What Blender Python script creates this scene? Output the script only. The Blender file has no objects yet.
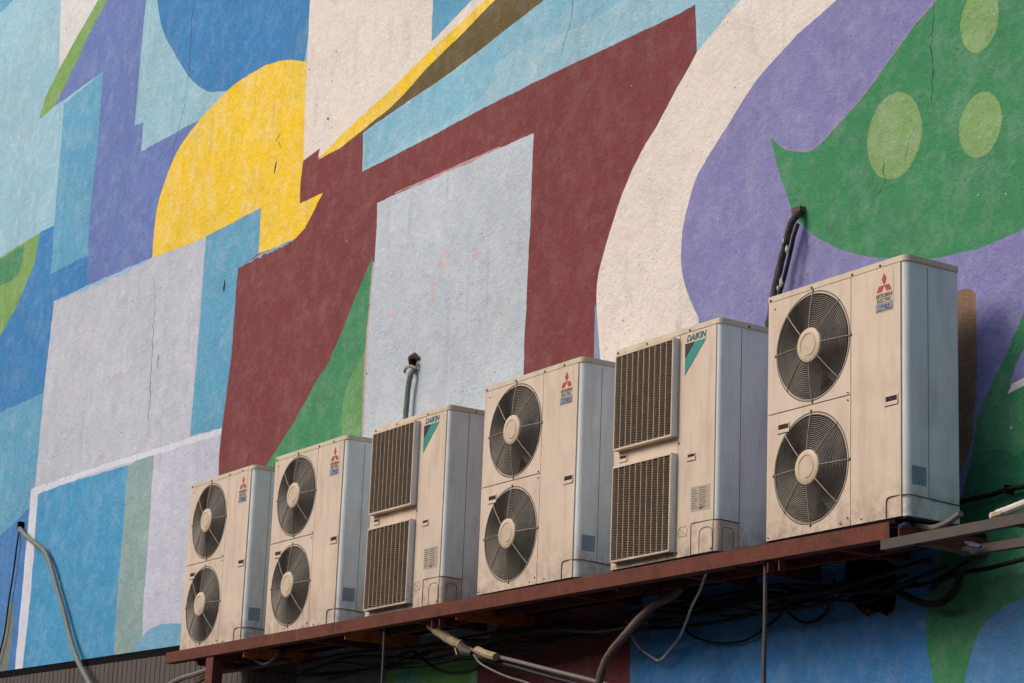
import bpy, bmesh, math, random
from mathutils import Vector, Matrix, noise
from mathutils.geometry import delaunay_2d_cdt
random.seed(7)
R = math.radians
S = bpy.context.scene
COL = S.collection

# ------------------------------------------------------------------ camera
CAM = Vector((9.54965466, -7.73985985, -2.13296476))
CR = Vector((0.54606296, 0.83685079, 0.03867811))
CU = Vector((0.19052456, -0.16901585, 0.96702329))
CF = Vector((-0.81579142, 0.52068646, 0.25173392))
FP = 2329.88
cd = bpy.data.cameras.new('camera')
cam = bpy.data.objects.new('camera', cd)
COL.objects.link(cam)
m = Matrix((CR, CU, -CF)).transposed().to_4x4()
m.translation = CAM
cam.matrix_world = m
cd.sensor_width = 36
cd.lens = FP / 1024 * 36
cd.clip_end = 2000
cd.clip_start = 0.05
S.camera = cam

# ------------------------------------------------------------------ light
SUN_EL, SUN_AZ = 38, 205          # azimuth measured clockwise from +y ; 180 = in front of the wall
w = bpy.data.worlds.new('World')
S.world = w
w.use_nodes = True
nt = w.node_tree
sky = nt.nodes.new('ShaderNodeTexSky')
sky.sky_type = 'NISHITA'
sky.sun_disc = False
sky.sun_elevation = R(SUN_EL)
sky.sun_rotation = R(SUN_AZ)
sky.dust_density = 3.5
sky.air_density = 1.0
bgn = nt.nodes['Background']
bgn.inputs['Strength'].default_value = 0.15
nt.links.new(sky.outputs[0], bgn.inputs['Color'])
sd = bpy.data.lights.new('sun', 'SUN')
sd.energy = 1.6
sd.angle = R(22)
sd.color = (1.0, 0.86, 0.72)
so = bpy.data.objects.new('sun', sd)
COL.objects.link(so)
az, el = R(SUN_AZ), R(SUN_EL)
tosun = Vector((math.sin(az) * math.cos(el), math.cos(az) * math.cos(el), math.sin(el)))
so.rotation_euler = tosun.to_track_quat('Z', 'Y').to_euler()
so.location = tosun * 30
vs = S.view_settings
vs.view_transform = 'Standard'
vs.look = 'None'
vs.gamma = 1
vs.use_curve_mapping = False
vs.exposure = 0.04

GROUND = -3.75
WALLY = 0.60

# ------------------------------------------------------------------ helpers
def lin(c):
    c = c / 255
    return c / 12.92 if c <= .04045 else ((c + .055) / 1.055) ** 2.4
def rgb(r, g, b, k=1.0): return (lin(r) * k, lin(g) * k, lin(b) * k, 1)

def at(px, py, Y=WALLY):
    """pixel of the photograph -> the point of the vertical plane y = Y it was seen at"""
    d = CF + CR * ((px - 512) / FP) - CU * ((py - 341.5) / FP)
    return CAM + d * ((Y - CAM.y) / d.y)

class NT:
    def __init__(s, name):
        s.m = bpy.data.materials.new(name); s.m.use_nodes = True
        s.t = s.m.node_tree; s.b = s.t.nodes['Principled BSDF']
    def n(s, typ, **kw):
        x = s.t.nodes.new(typ)
        for k, v in kw.items():
            if k in x.inputs.keys(): x.inputs[k].default_value = v
            else: setattr(x, k, v)
        return x
    def l(s, a, b): s.t.links.new(a, b)
    def pos(s, scale=(1, 1, 1)):
        g = s.n('ShaderNodeNewGeometry'); mp = s.n('ShaderNodeMapping')
        mp.inputs['Scale'].default_value = scale
        s.l(g.outputs['Position'], mp.inputs['Vector']); return mp.outputs[0]
    def noise(s, scale, detail=4, rough=.6, vec=(1, 1, 1)):
        x = s.n('ShaderNodeTexNoise'); x.inputs['Scale'].default_value = scale
        x.inputs['Detail'].default_value = detail; x.inputs['Roughness'].default_value = rough
        s.l(s.pos(vec), x.inputs['Vector']); return x.outputs[0]
    def ramp(s, src, lo, hi, a, b):
        x = s.n('ShaderNodeMapRange'); x.inputs[1].default_value = lo; x.inputs[2].default_value = hi
        x.inputs[3].default_value = a; x.inputs[4].default_value = b
        s.l(src, x.inputs[0]); return x.outputs[0]
    def math(s, op, a, b):
        x = s.n('ShaderNodeMath', operation=op)
        for i, v in ((0, a), (1, b)):
            if isinstance(v, (int, float)): x.inputs[i].default_value = v
            else: s.l(v, x.inputs[i])
        return x.outputs[0]
    def mix(s, fac, a, b, mode='MIX'):
        x = s.n('ShaderNodeMix', data_type='RGBA', blend_type=mode)
        for i, v in ((0, fac), (6, a), (7, b)):
            if isinstance(v, (int, float)): x.inputs[i].default_value = v
            elif isinstance(v, tuple): x.inputs[i].default_value = v
            else: s.l(v, x.inputs[i])
        return x.outputs[2]
    def bump(s, h, strength, dist):
        x = s.n('ShaderNodeBump'); x.inputs['Strength'].default_value = strength
        x.inputs['Distance'].default_value = dist
        s.l(h, x.inputs['Height']); s.l(x.outputs[0], s.b.inputs['Normal'])

def simple(name, c, rough=.6, metal=0, var=.15, dirt=None, dscale=6, damt=.5, vec=(1, 1, 1), bump=0, spec=.5):
    k = NT(name)
    n1 = k.noise(dscale, 6, .65, vec)
    f = k.ramp(n1, .3, .7, 1 - var, 1 + var)
    cc = k.n('ShaderNodeCombineColor')
    for i in range(3): k.l(f, cc.inputs[i])
    col = k.mix(1.0, c, cc.outputs[0], 'MULTIPLY')
    if dirt:
        d = k.noise(dscale * 2.3, 8, .7, vec)
        col = k.mix(k.ramp(d, .5, .72, 0, damt), col, dirt)
    k.l(col, k.b.inputs['Base Color'])
    k.b.inputs['Roughness'].default_value = rough
    k.b.inputs['Metallic'].default_value = metal
    k.b.inputs['Specular IOR Level'].default_value = spec
    if bump: k.bump(k.noise(dscale * 12, 5), .5, bump)
    return k.m

def casing_mat(name, c, stain, streak, rough=.42):
    """enamelled sheet metal, weathered: faint vertical run marks, blotches, small specks"""
    k = NT(name)
    blot = k.noise(3.2, 5, .6)
    run = k.noise(5, 6, .62, (2.2, 2.2, .45))
    fine = k.noise(90, 3, .7)
    thin = k.noise(16, 5, .65, (5, 5, .16)); chip = k.noise(34, 4, .72)
    f = k.ramp(blot, .3, .7, .9, 1.06)
    cc = k.n('ShaderNodeCombineColor')
    for i in range(3): k.l(f, cc.inputs[i])
    col = k.mix(1.0, c, cc.outputs[0], 'MULTIPLY')
    col = k.mix(k.ramp(run, .48, .75, 0, streak), col, stain)
    col = k.mix(k.ramp(fine, .68, .78, 0, .45), col, rgb(105, 78, 55))
    col = k.mix(k.ramp(thin, .60, .80, 0, streak * .8), col, rgb(138, 112, 88))
    col = k.mix(k.ramp(chip, .70, .74, 0, .75), col, rgb(112, 70, 46))
    # splash dirt near the bottom edge of the casing
    g = k.n('ShaderNodeNewGeometry'); sp = k.n('ShaderNodeSeparateXYZ'); k.l(g.outputs['Position'], sp.inputs[0])
    low = k.ramp(sp.outputs[2], .02, .28, 1, 0)
    low = k.math('MULTIPLY', low, k.ramp(k.noise(14, 6, .7), .38, .7, 0, .75))
    col = k.mix(low, col, rgb(128, 104, 82))
    k.l(col, k.b.inputs['Base Color'])
    k.l(k.ramp(run, .3, .7, rough, rough + .2), k.b.inputs['Roughness'])
    k.bump(k.noise(5, 2), .25, .01)
    return k.m

M = {}
M['front'] = casing_mat('cream_enamel', rgb(210, 192, 173), rgb(166, 134, 108), .45)
M['shell'] = casing_mat('grey_white_enamel', rgb(226, 230, 228), rgb(168, 168, 160), .4, .34)
M['lid'] = casing_mat('lid_enamel', rgb(204, 192, 166), rgb(160, 138, 104), .45)
M['wire'] = simple('guard_wire', rgb(146, 138, 126), .5, 0, .2, rgb(95, 75, 58), 10, .6)
M['ring'] = simple('guard_ring', rgb(92, 86, 78), .5, 0, .2, rgb(70, 50, 38), 10, .6)
M['hub'] = simple('hub_enamel', rgb(198, 180, 156), .5, 0, .1, rgb(150, 120, 95), 8, .35)
M['spoke'] = simple('spoke_wire', rgb(168, 152, 134), .5, 0, .2, rgb(110, 90, 72), 12, .6)
M['grille'] = simple('grille_plastic', rgb(140, 122, 100), .6, 0, .15, rgb(105, 80, 55), 14, .6)
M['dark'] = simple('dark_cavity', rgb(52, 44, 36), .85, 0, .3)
M['coil'] = simple('dusty_coil', rgb(52, 42, 33), .85, 0, .3, rgb(40, 32, 26), 20, .7)
M['blade'] = simple('fan_blade', rgb(50, 47, 43), .6, 0, .2, rgb(60, 52, 44), 12, .6)
M['screw'] = simple('screw', rgb(70, 52, 40), .6, .4, .2)
M['slot_shade'] = simple('slot_shade_dark', rgb(28, 22, 20), .8)
M['seam'] = simple('seam_rubber', rgb(88, 80, 70), .7, 0, .3)
M['pan'] = simple('base_pan', rgb(60, 56, 52), .7, .3, .3, rgb(60, 34, 22), 10, .6)
M['red'] = simple('red_print', rgb(170, 26, 40), .4, 0, .1)
M['badge'] = simple('badge_foil', rgb(206, 186, 160), .4, 0, .05)
M['ink'] = simple('grey_ink', rgb(96, 88, 84), .5, 0, .2)
M['blueink'] = simple('blue_ink', rgb(78, 88, 120), .5, 0, .2)
M['fadedink'] = simple('faded_ink', rgb(112, 128, 148), .6, 0, .2)
M['paleblue'] = simple('pale_blue_foil', rgb(160, 164, 178), .5, 0, .1)
M['sticker'] = simple('faded_blue_sticker', rgb(142, 158, 170), .6, 0, .15, rgb(150, 160, 165), 30, .6)
M['plate'] = simple('faded_name_plate', rgb(170, 158, 142), .5, 0, .1, rgb(130, 118, 104), 40, .6)
M['teal'] = simple('teal_print', rgb(0, 132, 124), .4, 0, .05)
M['tealtext'] = simple('dark_teal_print', rgb(12, 100, 98), .4, 0, .1)
M['blackprint'] = simple('black_print', rgb(34, 18, 18), .6, 0, .1)
M['rust'] = simple('red_oxide_steel', rgb(104, 52, 40), .75, 0, .25, rgb(62, 38, 30), 7, .85, spec=.3, bump=.003)
def rusty():
    k = NT('red_oxide_rail')
    a = k.noise(6, 7, .7); f = k.ramp(a, .3, .7, .75, 1.2); cc = k.n('ShaderNodeCombineColor')
    for i in range(3): k.l(f, cc.inputs[i])
    col = k.mix(1.0, rgb(102, 55, 42), cc.outputs[0], 'MULTIPLY')
    col = k.mix(k.ramp(k.noise(10, 6, .7), .5, .7, 0, .8), col, rgb(70, 40, 32))
    col = k.mix(k.ramp(k.noise(34, 5, .7), .58, .68, 0, .7), col, rgb(140, 70, 38))
    col = k.mix(k.ramp(k.noise(7, 4, .6, (7, 1, .35)), .60, .74, 0, .55), col, rgb(60, 38, 32))
    col = k.mix(k.ramp(k.noise(8, 3, .5, (9, 1, .3)), .68, .72, 0, .5), col, rgb(172, 132, 104))
    k.l(col, k.b.inputs['Base Color']); k.b.inputs['Roughness'].default_value = .8; k.b.inputs['Specular IOR Level'].default_value = .3
    k.bump(k.noise(60, 5), .6, .004); return k.m
M['rail'] = rusty()
M['rust2'] = simple('orange_rusty_steel', rgb(196, 104, 50), .85, 0, .35, rgb(110, 56, 30), 9, .8, bump=.004)
M['steel'] = simple('weathered_grey_steel', rgb(74, 66, 62), .7, 0, .2, rgb(84, 66, 54), 7, .7, bump=.003)
M['black'] = simple('black_cable', rgb(11, 11, 12), .6, 0, .3, spec=.25)
M['greycable'] = simple('grey_cable', rgb(104, 100, 96), .6, 0, .2, rgb(80, 74, 68), 20, .6)
M['hose'] = simple('grey_green_hose', rgb(108, 113, 104), .6, 0, .2, rgb(92, 92, 82), 9, .7, bump=.003)
M['brownpipe'] = simple('taped_brown_pipe', rgb(96, 78, 66), .8, 0, .3, rgb(64, 48, 38), 9, .8, bump=.006)
M['tape'] = simple('torn_beige_tape', rgb(165, 148, 120), .8, 0, .3, rgb(96, 78, 58), 14, .8, bump=.006)
M['foam'] = simple('weathered_black_foam', rgb(66, 58, 54), .9, 0, .4, rgb(140, 126, 114), 16, .55, bump=.01)
M['white'] = simple('chalky_white_tape', rgb(200, 198, 190), .7, 0, .2, rgb(120, 100, 70), 18, .6, bump=.004)
M['orange'] = simple('orange_brick_dust', rgb(176, 100, 40), .95, 0, .4, rgb(70, 36, 20), 16, .8, bump=.01)
M['fascia'] = simple('dirty_ribbed_metal', rgb(84, 77, 73), .9, 0, .25, rgb(82, 70, 62), 6, .8, vec=(5, 5, .5), bump=.004)
M['black_and_shade'] = simple('black_fill_and_shade', rgb(14, 13, 14), .95, 0, .2, spec=.1)  # near-black painting shade into the gap and hole; also plain black parts
M['shade_deck'] = simple('black_shade_board', rgb(24, 22, 22), .95, 0, .3, spec=.1)
M['bluetape'] = simple('blue_plastic', rgb(74, 74, 104), .7)
M['asphalt'] = simple('asphalt', rgb(62, 61, 60), .9, 0, .2, bump=.004, dscale=3)
M['paving'] = simple('paving', rgb(84, 80, 76), .9, 0, .2, bump=.003, dscale=3)
M['paintline'] = simple('road_paint', rgb(200, 198, 190), .8, 0, .1)

def cr(*pts, n=7, closed=False):
    """smooth curve through the points"""
    P = [Vector(p) for p in pts]; out = []
    for i in range(len(P) - 1):
        a = P[i - 1] if i else P[0] * 2 - P[1]
        b, c = P[i], P[i + 1]
        d = P[i + 2] if i + 2 < len(P) else c * 2 - b
        for k in range(n):
            t = k / n
            out.append(.5 * ((2 * b) + (c - a) * t + (2 * a - 5 * b + 4 * c - d) * t * t + (3 * b - a - 3 * c + d) * t ** 3))
    out.append(P[-1]); return out

class MB:
    def __init__(s): s.v = []; s.f = []
    def add(s, vs, fs):
        o = len(s.v); s.v += [Vector(v) for v in vs]; s.f += [tuple(i + o for i in f) for f in fs]
    def box(s, x0, y0, z0, x1, y1, z1):
        s.add([(x0, y0, z0), (x1, y0, z0), (x1, y1, z0), (x0, y1, z0), (x0, y0, z1), (x1, y0, z1), (x1, y1, z1), (x0, y1, z1)],
              [(0, 3, 2, 1), (4, 5, 6, 7), (0, 1, 5, 4), (1, 2, 6, 5), (2, 3, 7, 6), (3, 0, 4, 7)]); return s
    def beam(s, a, b, wd, ht, up=(0, 0, 1)):
        a, b = Vector(a), Vector(b); d = (b - a).normalized(); sdv = d.cross(Vector(up)).normalized(); u = sdv.cross(d)
        q = []
        for p in (a, b):
            for i, j in ((-1, -1), (1, -1), (1, 1), (-1, 1)): q.append(p + sdv * i * wd / 2 + u * j * ht / 2)
        s.add(q, [(0, 1, 2, 3), (7, 6, 5, 4), (0, 4, 5, 1), (1, 5, 6, 2), (2, 6, 7, 3), (3, 7, 4, 0)]); return s
    def tube(s, pts, r, n=8, rad=None, cap=True):
        pts = [Vector(p) for p in pts]; rings = []; prev = None
        for i, p in enumerate(pts):
            t = (pts[min(i + 1, len(pts) - 1)] - pts[max(i - 1, 0)]).normalized()
            if prev is None:
                a = t.orthogonal().normalized()
            else:
                a = (prev - t * prev.dot(t)).normalized()
            prev = a; b = t.cross(a); rr = rad[i] if rad else r
            rings.append([p + (a * math.cos(2 * math.pi * k / n) + b * math.sin(2 * math.pi * k / n)) * rr for k in range(n)])
        vs = [v for rg in rings for v in rg]; fs = []
        for i in range(len(pts) - 1):
            for k in range(n):
                fs.append((i * n + k, i * n + (k + 1) % n, (i + 1) * n + (k + 1) % n, (i + 1) * n + k))
        if cap:
            fs.append(tuple(range(n))[::-1]); fs.append(tuple(range((len(pts) - 1) * n, len(pts) * n)))
        s.add(vs, fs); return s
    def ring(s, c, rad, r, n=48, m=6, y=None):
        """torus whose axis is y"""
        vs = []; fs = []
        for i in range(n):
            a = 2 * math.pi * i / n
            for k in range(m):
                b = 2 * math.pi * k / m
                q = rad + r * math.cos(b)
                vs.append((c[0] + q * math.cos(a), c[1] + r * math.sin(b), c[2] + q * math.sin(a)))
        for i in range(n):
            for k in range(m):
                fs.append((i * m + k, i * m + (k + 1) % m, ((i + 1) % n) * m + (k + 1) % m, ((i + 1) % n) * m + k))
        s.add(vs, fs); return s
    def plan(s, poly, z0, z1):
        n = len(poly)
        s.add([(x, y, z0) for x, y in poly] + [(x, y, z1) for x, y in poly],
              [tuple(range(n))[::-1], tuple(range(n, 2 * n))] + [(i, (i + 1) % n, n + (i + 1) % n, n + i) for i in range(n)]); return s
    def face_poly(s, poly, y0, y1):
        """outline in x,z extruded between y0 (front) and y1"""
        n = len(poly)
        s.add([(x, y0, z) for x, z in poly] + [(x, y1, z) for x, z in poly],
              [tuple(range(n)), tuple(range(n, 2 * n))[::-1]] + [(i, n + i, n + (i + 1) % n, (i + 1) % n) for i in range(n)]); return s
    def lathe(s, c, prof, n=40):
        """profile (radius, y) turned about the y axis through c"""
        vs = []; fs = []
        for i in range(n):
            a = 2 * math.pi * i / n
            for r, y in prof: vs.append((c[0] + r * math.cos(a), c[1] + y, c[2] + r * math.sin(a)))
        k = len(prof)
        for i in range(n):
            for j in range(k - 1):
                fs.append((i * k + j, i * k + j + 1, ((i + 1) % n) * k + j + 1, ((i + 1) % n) * k + j))
        s.add(vs, fs); return s
    def panel(s, x0, z0, x1, z1, y0, y1, holes=()):
        """sheet in x,z between y0 and y1 with holes (lists of x,z)"""
        pts = [Vector((x0, z0)), Vector((x1, z0)), Vector((x1, z1)), Vector((x0, z1))]
        ed = [(0, 1), (1, 2), (2, 3), (3, 0)]
        for h in holes:
            o = len(pts); pts += [Vector(p) for p in h]; ed += [(o + i, o + (i + 1) % len(h)) for i in range(len(h))]
        v, e, f, *_ = delaunay_2d_cdt(pts, ed, [], 1, 1e-6)
        def inside(p, poly):
            c = False; j = len(poly) - 1
            for i in range(len(poly)):
                a, b = poly[i], poly[j]
                if (a[1] > p[1]) != (b[1] > p[1]) and p[0] < (b[0] - a[0]) * (p[1] - a[1]) / (b[1] - a[1]) + a[0]: c = not c
                j = i
            return c
        keep = []
        for t in f:
            c = sum((v[i] for i in t), Vector((0, 0))) / len(t)
            if not any(inside(c, h) for h in holes): keep.append(t)
        n = len(v)
        vs = [(p.x, y0, p.y) for p in v] + [(p.x, y1, p.y) for p in v]; fs = []
        for t in keep:
            fs.append(tuple(t)); fs.append(tuple(i + n for i in t)[::-1])
        loops = [[(x0, z0), (x1, z0), (x1, z1), (x0, z1)]] + [list(h)[::-1] for h in holes]
        o = len(vs); s.add(vs, fs)
        for lp in loops:
            k = len(lp)
            s.add([(a, y0, b) for a, b in lp] + [(a, y1, b) for a, b in lp], [(i, k + i, k + (i + 1) % k, (i + 1) % k) for i in range(k)])
        return s
    def build(s, name, mat, parent=None, smooth=False, bevel=0):
        me = bpy.data.meshes.new(name)
        me.from_pydata([tuple(v) for v in s.v], [], s.f); me.update()
        bm = bmesh.new(); bm.from_mesh(me)
        bmesh.ops.recalc_face_normals(bm, faces=bm.faces)
        if bevel:
            bmesh.ops.remove_doubles(bm, verts=bm.verts, dist=1e-5)
            eg = [e for e in bm.edges if len(e.link_faces) == 2 and e.calc_face_angle(0) > .6]
            bmesh.ops.bevel(bm, geom=eg, offset=bevel, segments=2, affect='EDGES', clamp_overlap=True)
        bm.to_mesh(me); bm.free()
        if smooth:
            for p in me.polygons: p.use_smooth = True
            me.set_sharp_from_angle(angle=R(35))
        me.materials.append(mat)
        o = bpy.data.objects.new(name, me); COL.objects.link(o)
        if parent: o.parent = parent
        return o

def tag(o, label=None, cat=None, group=None, kind=None):
    if label: o['label'] = label
    if cat: o['category'] = cat
    if group: o['group'] = group
    if kind: o['kind'] = kind
    return o
def empty(name, loc, label, cat, group=None):
    o = bpy.data.objects.new(name, None); COL.objects.link(o); o.location = loc; o.empty_display_size = .1
    return tag(o, label, cat, group)
def copy_tree(o, parent=None):
    c = o.copy(); COL.objects.link(c)
    if parent: c.parent = parent
    for ch in list(o.children): copy_tree(ch, c)
    return c
def lettering(text, x, z, y, size, width=None, shear=0, slope=0):
    """text standing in the x,z plane at depth y; returned as mesh data"""
    cu = bpy.data.curves.new('lettering', 'FONT'); cu.body = text; cu.size = size; cu.shear = shear
    cu.extrude = 0.0004; cu.offset = size * .045; cu.resolution_u = 3
    o = bpy.data.objects.new('tmp', cu); COL.objects.link(o)
    dg = bpy.context.evaluated_depsgraph_get()
    me = bpy.data.meshes.new_from_object(o.evaluated_get(dg))
    bpy.data.objects.remove(o)
    xs = [v.co.x for v in me.vertices]
    if not xs: return MB()
    x0, k = min(xs), 1
    if width: k = width / (max(xs) - min(xs))
    b = MB()
    b.add([(x + (v.co.x - x0) * k, y - v.co.z, z + v.co.y + slope * (v.co.x - x0)) for v in me.vertices], [tuple(p.vertices) for p in me.polygons])
    bpy.data.meshes.remove(me)
    return b
def letter_build(b, name, mat, parent):
    me = bpy.data.meshes.new(name); me.from_pydata([tuple(v) for v in b.v], [], b.f); me.materials.append(mat)
    o = bpy.data.objects.new(name, me); COL.objects.link(o); o.parent = parent; return o

# ------------------------------------------------------------------ ground
g = MB(); g.box(-200, -200, GROUND - .3, 200, 60, GROUND); tag(g.build('road', M['asphalt']), kind='structure')
g = MB(); g.box(-340, -2.6, GROUND - .2, 60, .8, GROUND + .13); tag(g.build('pavement', M['paving'], bevel=.01), kind='structure')
g = MB()
for i in range(-10, 10): g.box(i * 4, -6.1, GROUND + .004, i * 4 + 2, -5.98, GROUND + .006)
tag(g.build('road_marking', M['paintline']), kind='structure')

bd = empty('added_building', (-4, -22, GROUND), 'unseen plain rendered block added across the road to cut off low sky', 'added_building')  # added out of view to block low sky and dim the lower wall
b = MB(); b.box(-38, -9, 0, 34, 0, 11.5)
b.build('wall', simple('render_coat', rgb(128, 116, 104), .9, 0, .2), bd)
gm = simple('window_glass', rgb(40, 44, 48), .1)
for fl in range(3):
    for i in range(14):
        b = MB(); x = -36 + i * 5; b.box(x, .004, 1.4 + fl * 3.5, x + 2, .06, 3.1 + fl * 3.5); wn = b.build('window', gm, bd)
        b = MB(); b.box(x - .1, .004, 1.28 + fl * 3.5, x + 2.1, .16, 1.396 + fl * 3.5); b.build('sill', M['paving'], wn)

# ------------------------------------------------------------------ mural wall
def C(*p, n=6): return [tuple(v) for v in cr(*p, n=n)]
LB = rgb(148, 194, 214); CB = rgb(92, 162, 198); BL = rgb(52, 128, 188); SK = rgb(66, 152, 200)
PW = rgb(100, 124, 186); PG = rgb(188, 194, 208); WH = rgb(230, 220, 212); LW = rgb(214, 216, 218)
YE = rgb(243, 203, 40); MA = rgb(122, 58, 60); OL = rgb(98, 84, 48); GR = rgb(62, 138, 92); LG = rgb(120, 162, 86)
SP = rgb(128, 166, 104); VI = rgb(132, 131, 184); PR = rgb(188, 200, 211); GG = rgb(134, 164, 164); W3 = rgb(192, 196, 214)
TAN = rgb(136, 108, 84); DG = rgb(40, 118, 78); DB = rgb(66, 134, 198); DM = rgb(116, 52, 56); GY = rgb(120, 122, 126)
CK = rgb(50, 44, 44); PK = rgb(196, 160, 166); OR = rgb(150, 84, 40); LV = rgb(150, 136, 178)
def circ(cx, cy, a, b, t=0, n=28):
    return [(cx + a * math.cos(k) * math.cos(t) - b * math.sin(k) * math.sin(t), cy + a * math.cos(k) * math.sin(t) + b * math.sin(k) * math.cos(t)) for k in [2 * math.pi * i / n for i in range(n)]]
polys = []   # outlines of the painted fields, as seen in the photograph (pixels), later ones painted over earlier
def P(col, *parts):
    pts = []
    for q in parts:
        if isinstance(q, list): pts += q
        else: pts.append(q)
    polys.append((col, pts))
# left part
P(LB, (-340, -40), (440, -40), (440, 120), (60, 330), (-340, 330))
P(CB, (-340, -40), (24, -40), (14, 0), (0, 13), (-340, 40))
P(CB, (64, 104), (103, 72), (97, 150), (89, 225), (88, 256), (50, 274), (54, 227))
P(PW, (103, -40), (160, -40), (146, 0), (220, 130), (190, 200), (154, 262), (87, 287), (89, 225), (97, 150), (103, 72), (54, 107), (84, 44))
P(LW, (62, -40), (110, -40), (98, 0), (59, 69))
P(LG, (108, -40), (132, -40), (107, 0), C((84, 44), (72, 72), (54, 107)), (39, 120), (44, 100), (59, 69), (98, 0))
P(LB, (148, -40), (165, -40), (158, 0), (240, 60), (240, 100), (195, 122), (141, 151.5), (143, 122), (134.7, 126), (139, 75), (146, 0))
P(BL, (156, -40), C((157, 0), (160, 20), (166, 37), (178, 60), (188, 75), (198, 86), (210, 91.5), (226, 91)), (300, 90), (320, -40))
P(YE, C((320, 63), (307, 62), (288, 60), (270, 64), (252, 73), (235, 84), (220, 98), (205, 114), (190, 132), (176, 154), (166, 178), (158, 205), (154, 232), (152, 260)),
  (206, 238), (261, 209), (258.6, 253.6), (280, 247), (294, 240), (305, 228), (323, 193), (340, 160))
P(BL, (17, 306), (40, 232), (54, 226), (50.5, 274), (88, 254.6), (87, 286), (54, 303), (44, 393), (-340, 566), (-340, 330))
P(LG, (-40, 275), (0, 257), (40, 232), (34, 265), (17, 306), (0, 336), (-40, 400))
P(GR, (-40, 275), (0, 259), C((24, 245), (22, 262), (16, 277), (0, 286)), (-40, 300))
P(CB, (-340, 566), (0, 413), (44, 393), (39, 455), (35, 487), (31, 690), (-340, 700))
P(DB if 0 else rgb(62, 124, 190), (-340, 590), (0, 536), (34, 503), (30, 560), (20, 690), (-340, 700))
P(rgb(120, 126, 120), (0, 660), C((2, 640), (7, 610), (13, 603), (12, 640), (8, 668)), (-2, 690))
P(PG, (54, 301), (151.5, 258), (206, 238), (199, 330), (190, 436), (222, 427), (219, 470), (160, 480), (30, 510), (35, 487), (44, 390))
P(CB, (206, 236), (261, 208), (258.6, 254), (248, 261), (238, 269), (231, 360), (222, 428), (190, 436), (199, 330))
# pale band, big blue field, stripes
P(W3, (151, 455), (222, 428), (240, 440), (240, 700), (130, 700), (143, 600))
P(GG, (126, 466), (154, 453), (148, 545), (143, 605), (141, 700), (105, 700), (118, 600))
P(SK, (38, 492), (128, 465), (122, 540), (117, 600), (111, 700), (16, 700), (28, 590))
P(rgb(112, 168, 200), (125, 700), (133, 651), C((141, 637), (150, 629), (165, 624), (192, 623)), (240, 620), (240, 700))
P(rgb(214, 220, 234), (35, 487), (31, 489), (25, 560), (12, 700), (19, 700), (31, 590), (38, 494), (90, 474), (154, 455), (222, 434), (222, 428), (154, 449), (90, 469))
# upper middle
P(WH, (312, -40), (433, -40), (433, 0), (431, 42), (471, 0), (500, -40), (520, -40), (486, 0), (431, 50), (340, 140), (318, 160), (320, 149), (303, 161), (307, 63))
P(CB, (434, -40), (510, -40), (472, 0), (431.5, 42), (433, 0))
P(MA, (303, 161), (320, 148), (318, 158), (345, 143), (363, 130), (420, 100), (700, -20), (697, 52), (680, 83), C((656.5, 126), (636, 162), (623, 192), (611, 228), (604, 252), (598.6, 275), (596.6, 302), (595, 330)), (602, 480),
  (560, 560), (460, 640), (215, 700), (219, 455), (222, 427), (231, 360), (236, 292), (238, 268), (258, 254), (294, 240), (305, 228), (323, 193), (299.6, 204), (301, 180))
P(LB, (363, 133), (560, -40), (770, -40), (740.6, 0), (697, 52), (695, 5), C((680, 13.5), (609, 47), (562, 69), (501.6, 99), (431, 136), (362.5, 172)))
P(rgb(130, 186, 210), (364, 133), (470, 60), (560, -20), (650, -20), C((612, 8), (590, 22), (556, 36), (530, 40), (506, 56), (494, 66), (497, 78), (486, 92), (472, 104), (452, 118), (431, 132), (400, 146), (364, 168)))
P(OL, (495, 0), (520, -40), (590, -40), (543.7, 0), C((500, 34), (464.6, 62), (434, 84), (394, 111), (367, 130), (346, 145)), (340, 149), (400, 98), (431, 64))
P(YE, (485, 0), (515, -40), (535, -40), (495, 0), C((463, 33), (431, 64), (400.6, 97.6), (375, 120), (340, 148)), (318, 160), (340, 136), (385, 95), (431, 50))
P(PR, (377, 203), (455, 168), (533.6, 133), (530, 228), (524.5, 343), (520, 470), (440, 640), (355, 640), (362, 430), (365, 360), (372, 290), (377, 225))
P(GR, (372, 257), (372, 292), (365, 360), (362, 430), (360, 470), (250, 520), (268, 462), (293, 424), (313, 387), (330, 360), (350, 311))
P(rgb(100, 156, 96), C((368, 347), (357, 364), (346, 390), (341.7, 413), (343, 470)), (361, 470), (362, 430), (365, 360))
P(PK, (372.5, 262), (374, 262), (366.5, 360), (363.5, 435), (361.5, 435), (364.5, 360))
# right part
P(WH, (740, 0), (770, -40), (880, -40), (836.5, 0), C((798, 34), (759, 77), (730.5, 121), (707, 158), (693.5, 185), (683, 228), (681, 262), (687, 292), (698.5, 317.6)), (720, 350), (760, 460), (640, 560),
  (602, 480), C((599, 356), (596.6, 302), (598.6, 275), (604, 252), (611, 228), (623, 192), (636, 162), (656.5, 126)), (680, 83), (697, 52))
P(rgb(128, 150, 178), (594.2, 335), (595, 303), (597.5, 325), (600, 356), (601, 400), (594, 380))
P(VI, (836.5, 0), (880, -40), (1100, -40), (1100, 440), (1000, 640), (900, 640), (760, 640), (700, 420), C((698.5, 317.6), (687, 292), (681, 262), (683, 228), (693.5, 185), (707, 158), (730.5, 121), (759, 77), (798, 34)))
P(LV, C((936, -2), (914, 23.6), (887, 60.6), (860, 97.6), (836, 124.6), (820, 142), (806, 149), (791, 148.5), (777, 142), (770, 137)), C((790, 154), (808, 155), (840, 133), (893, 65), (942, 2)))
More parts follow.
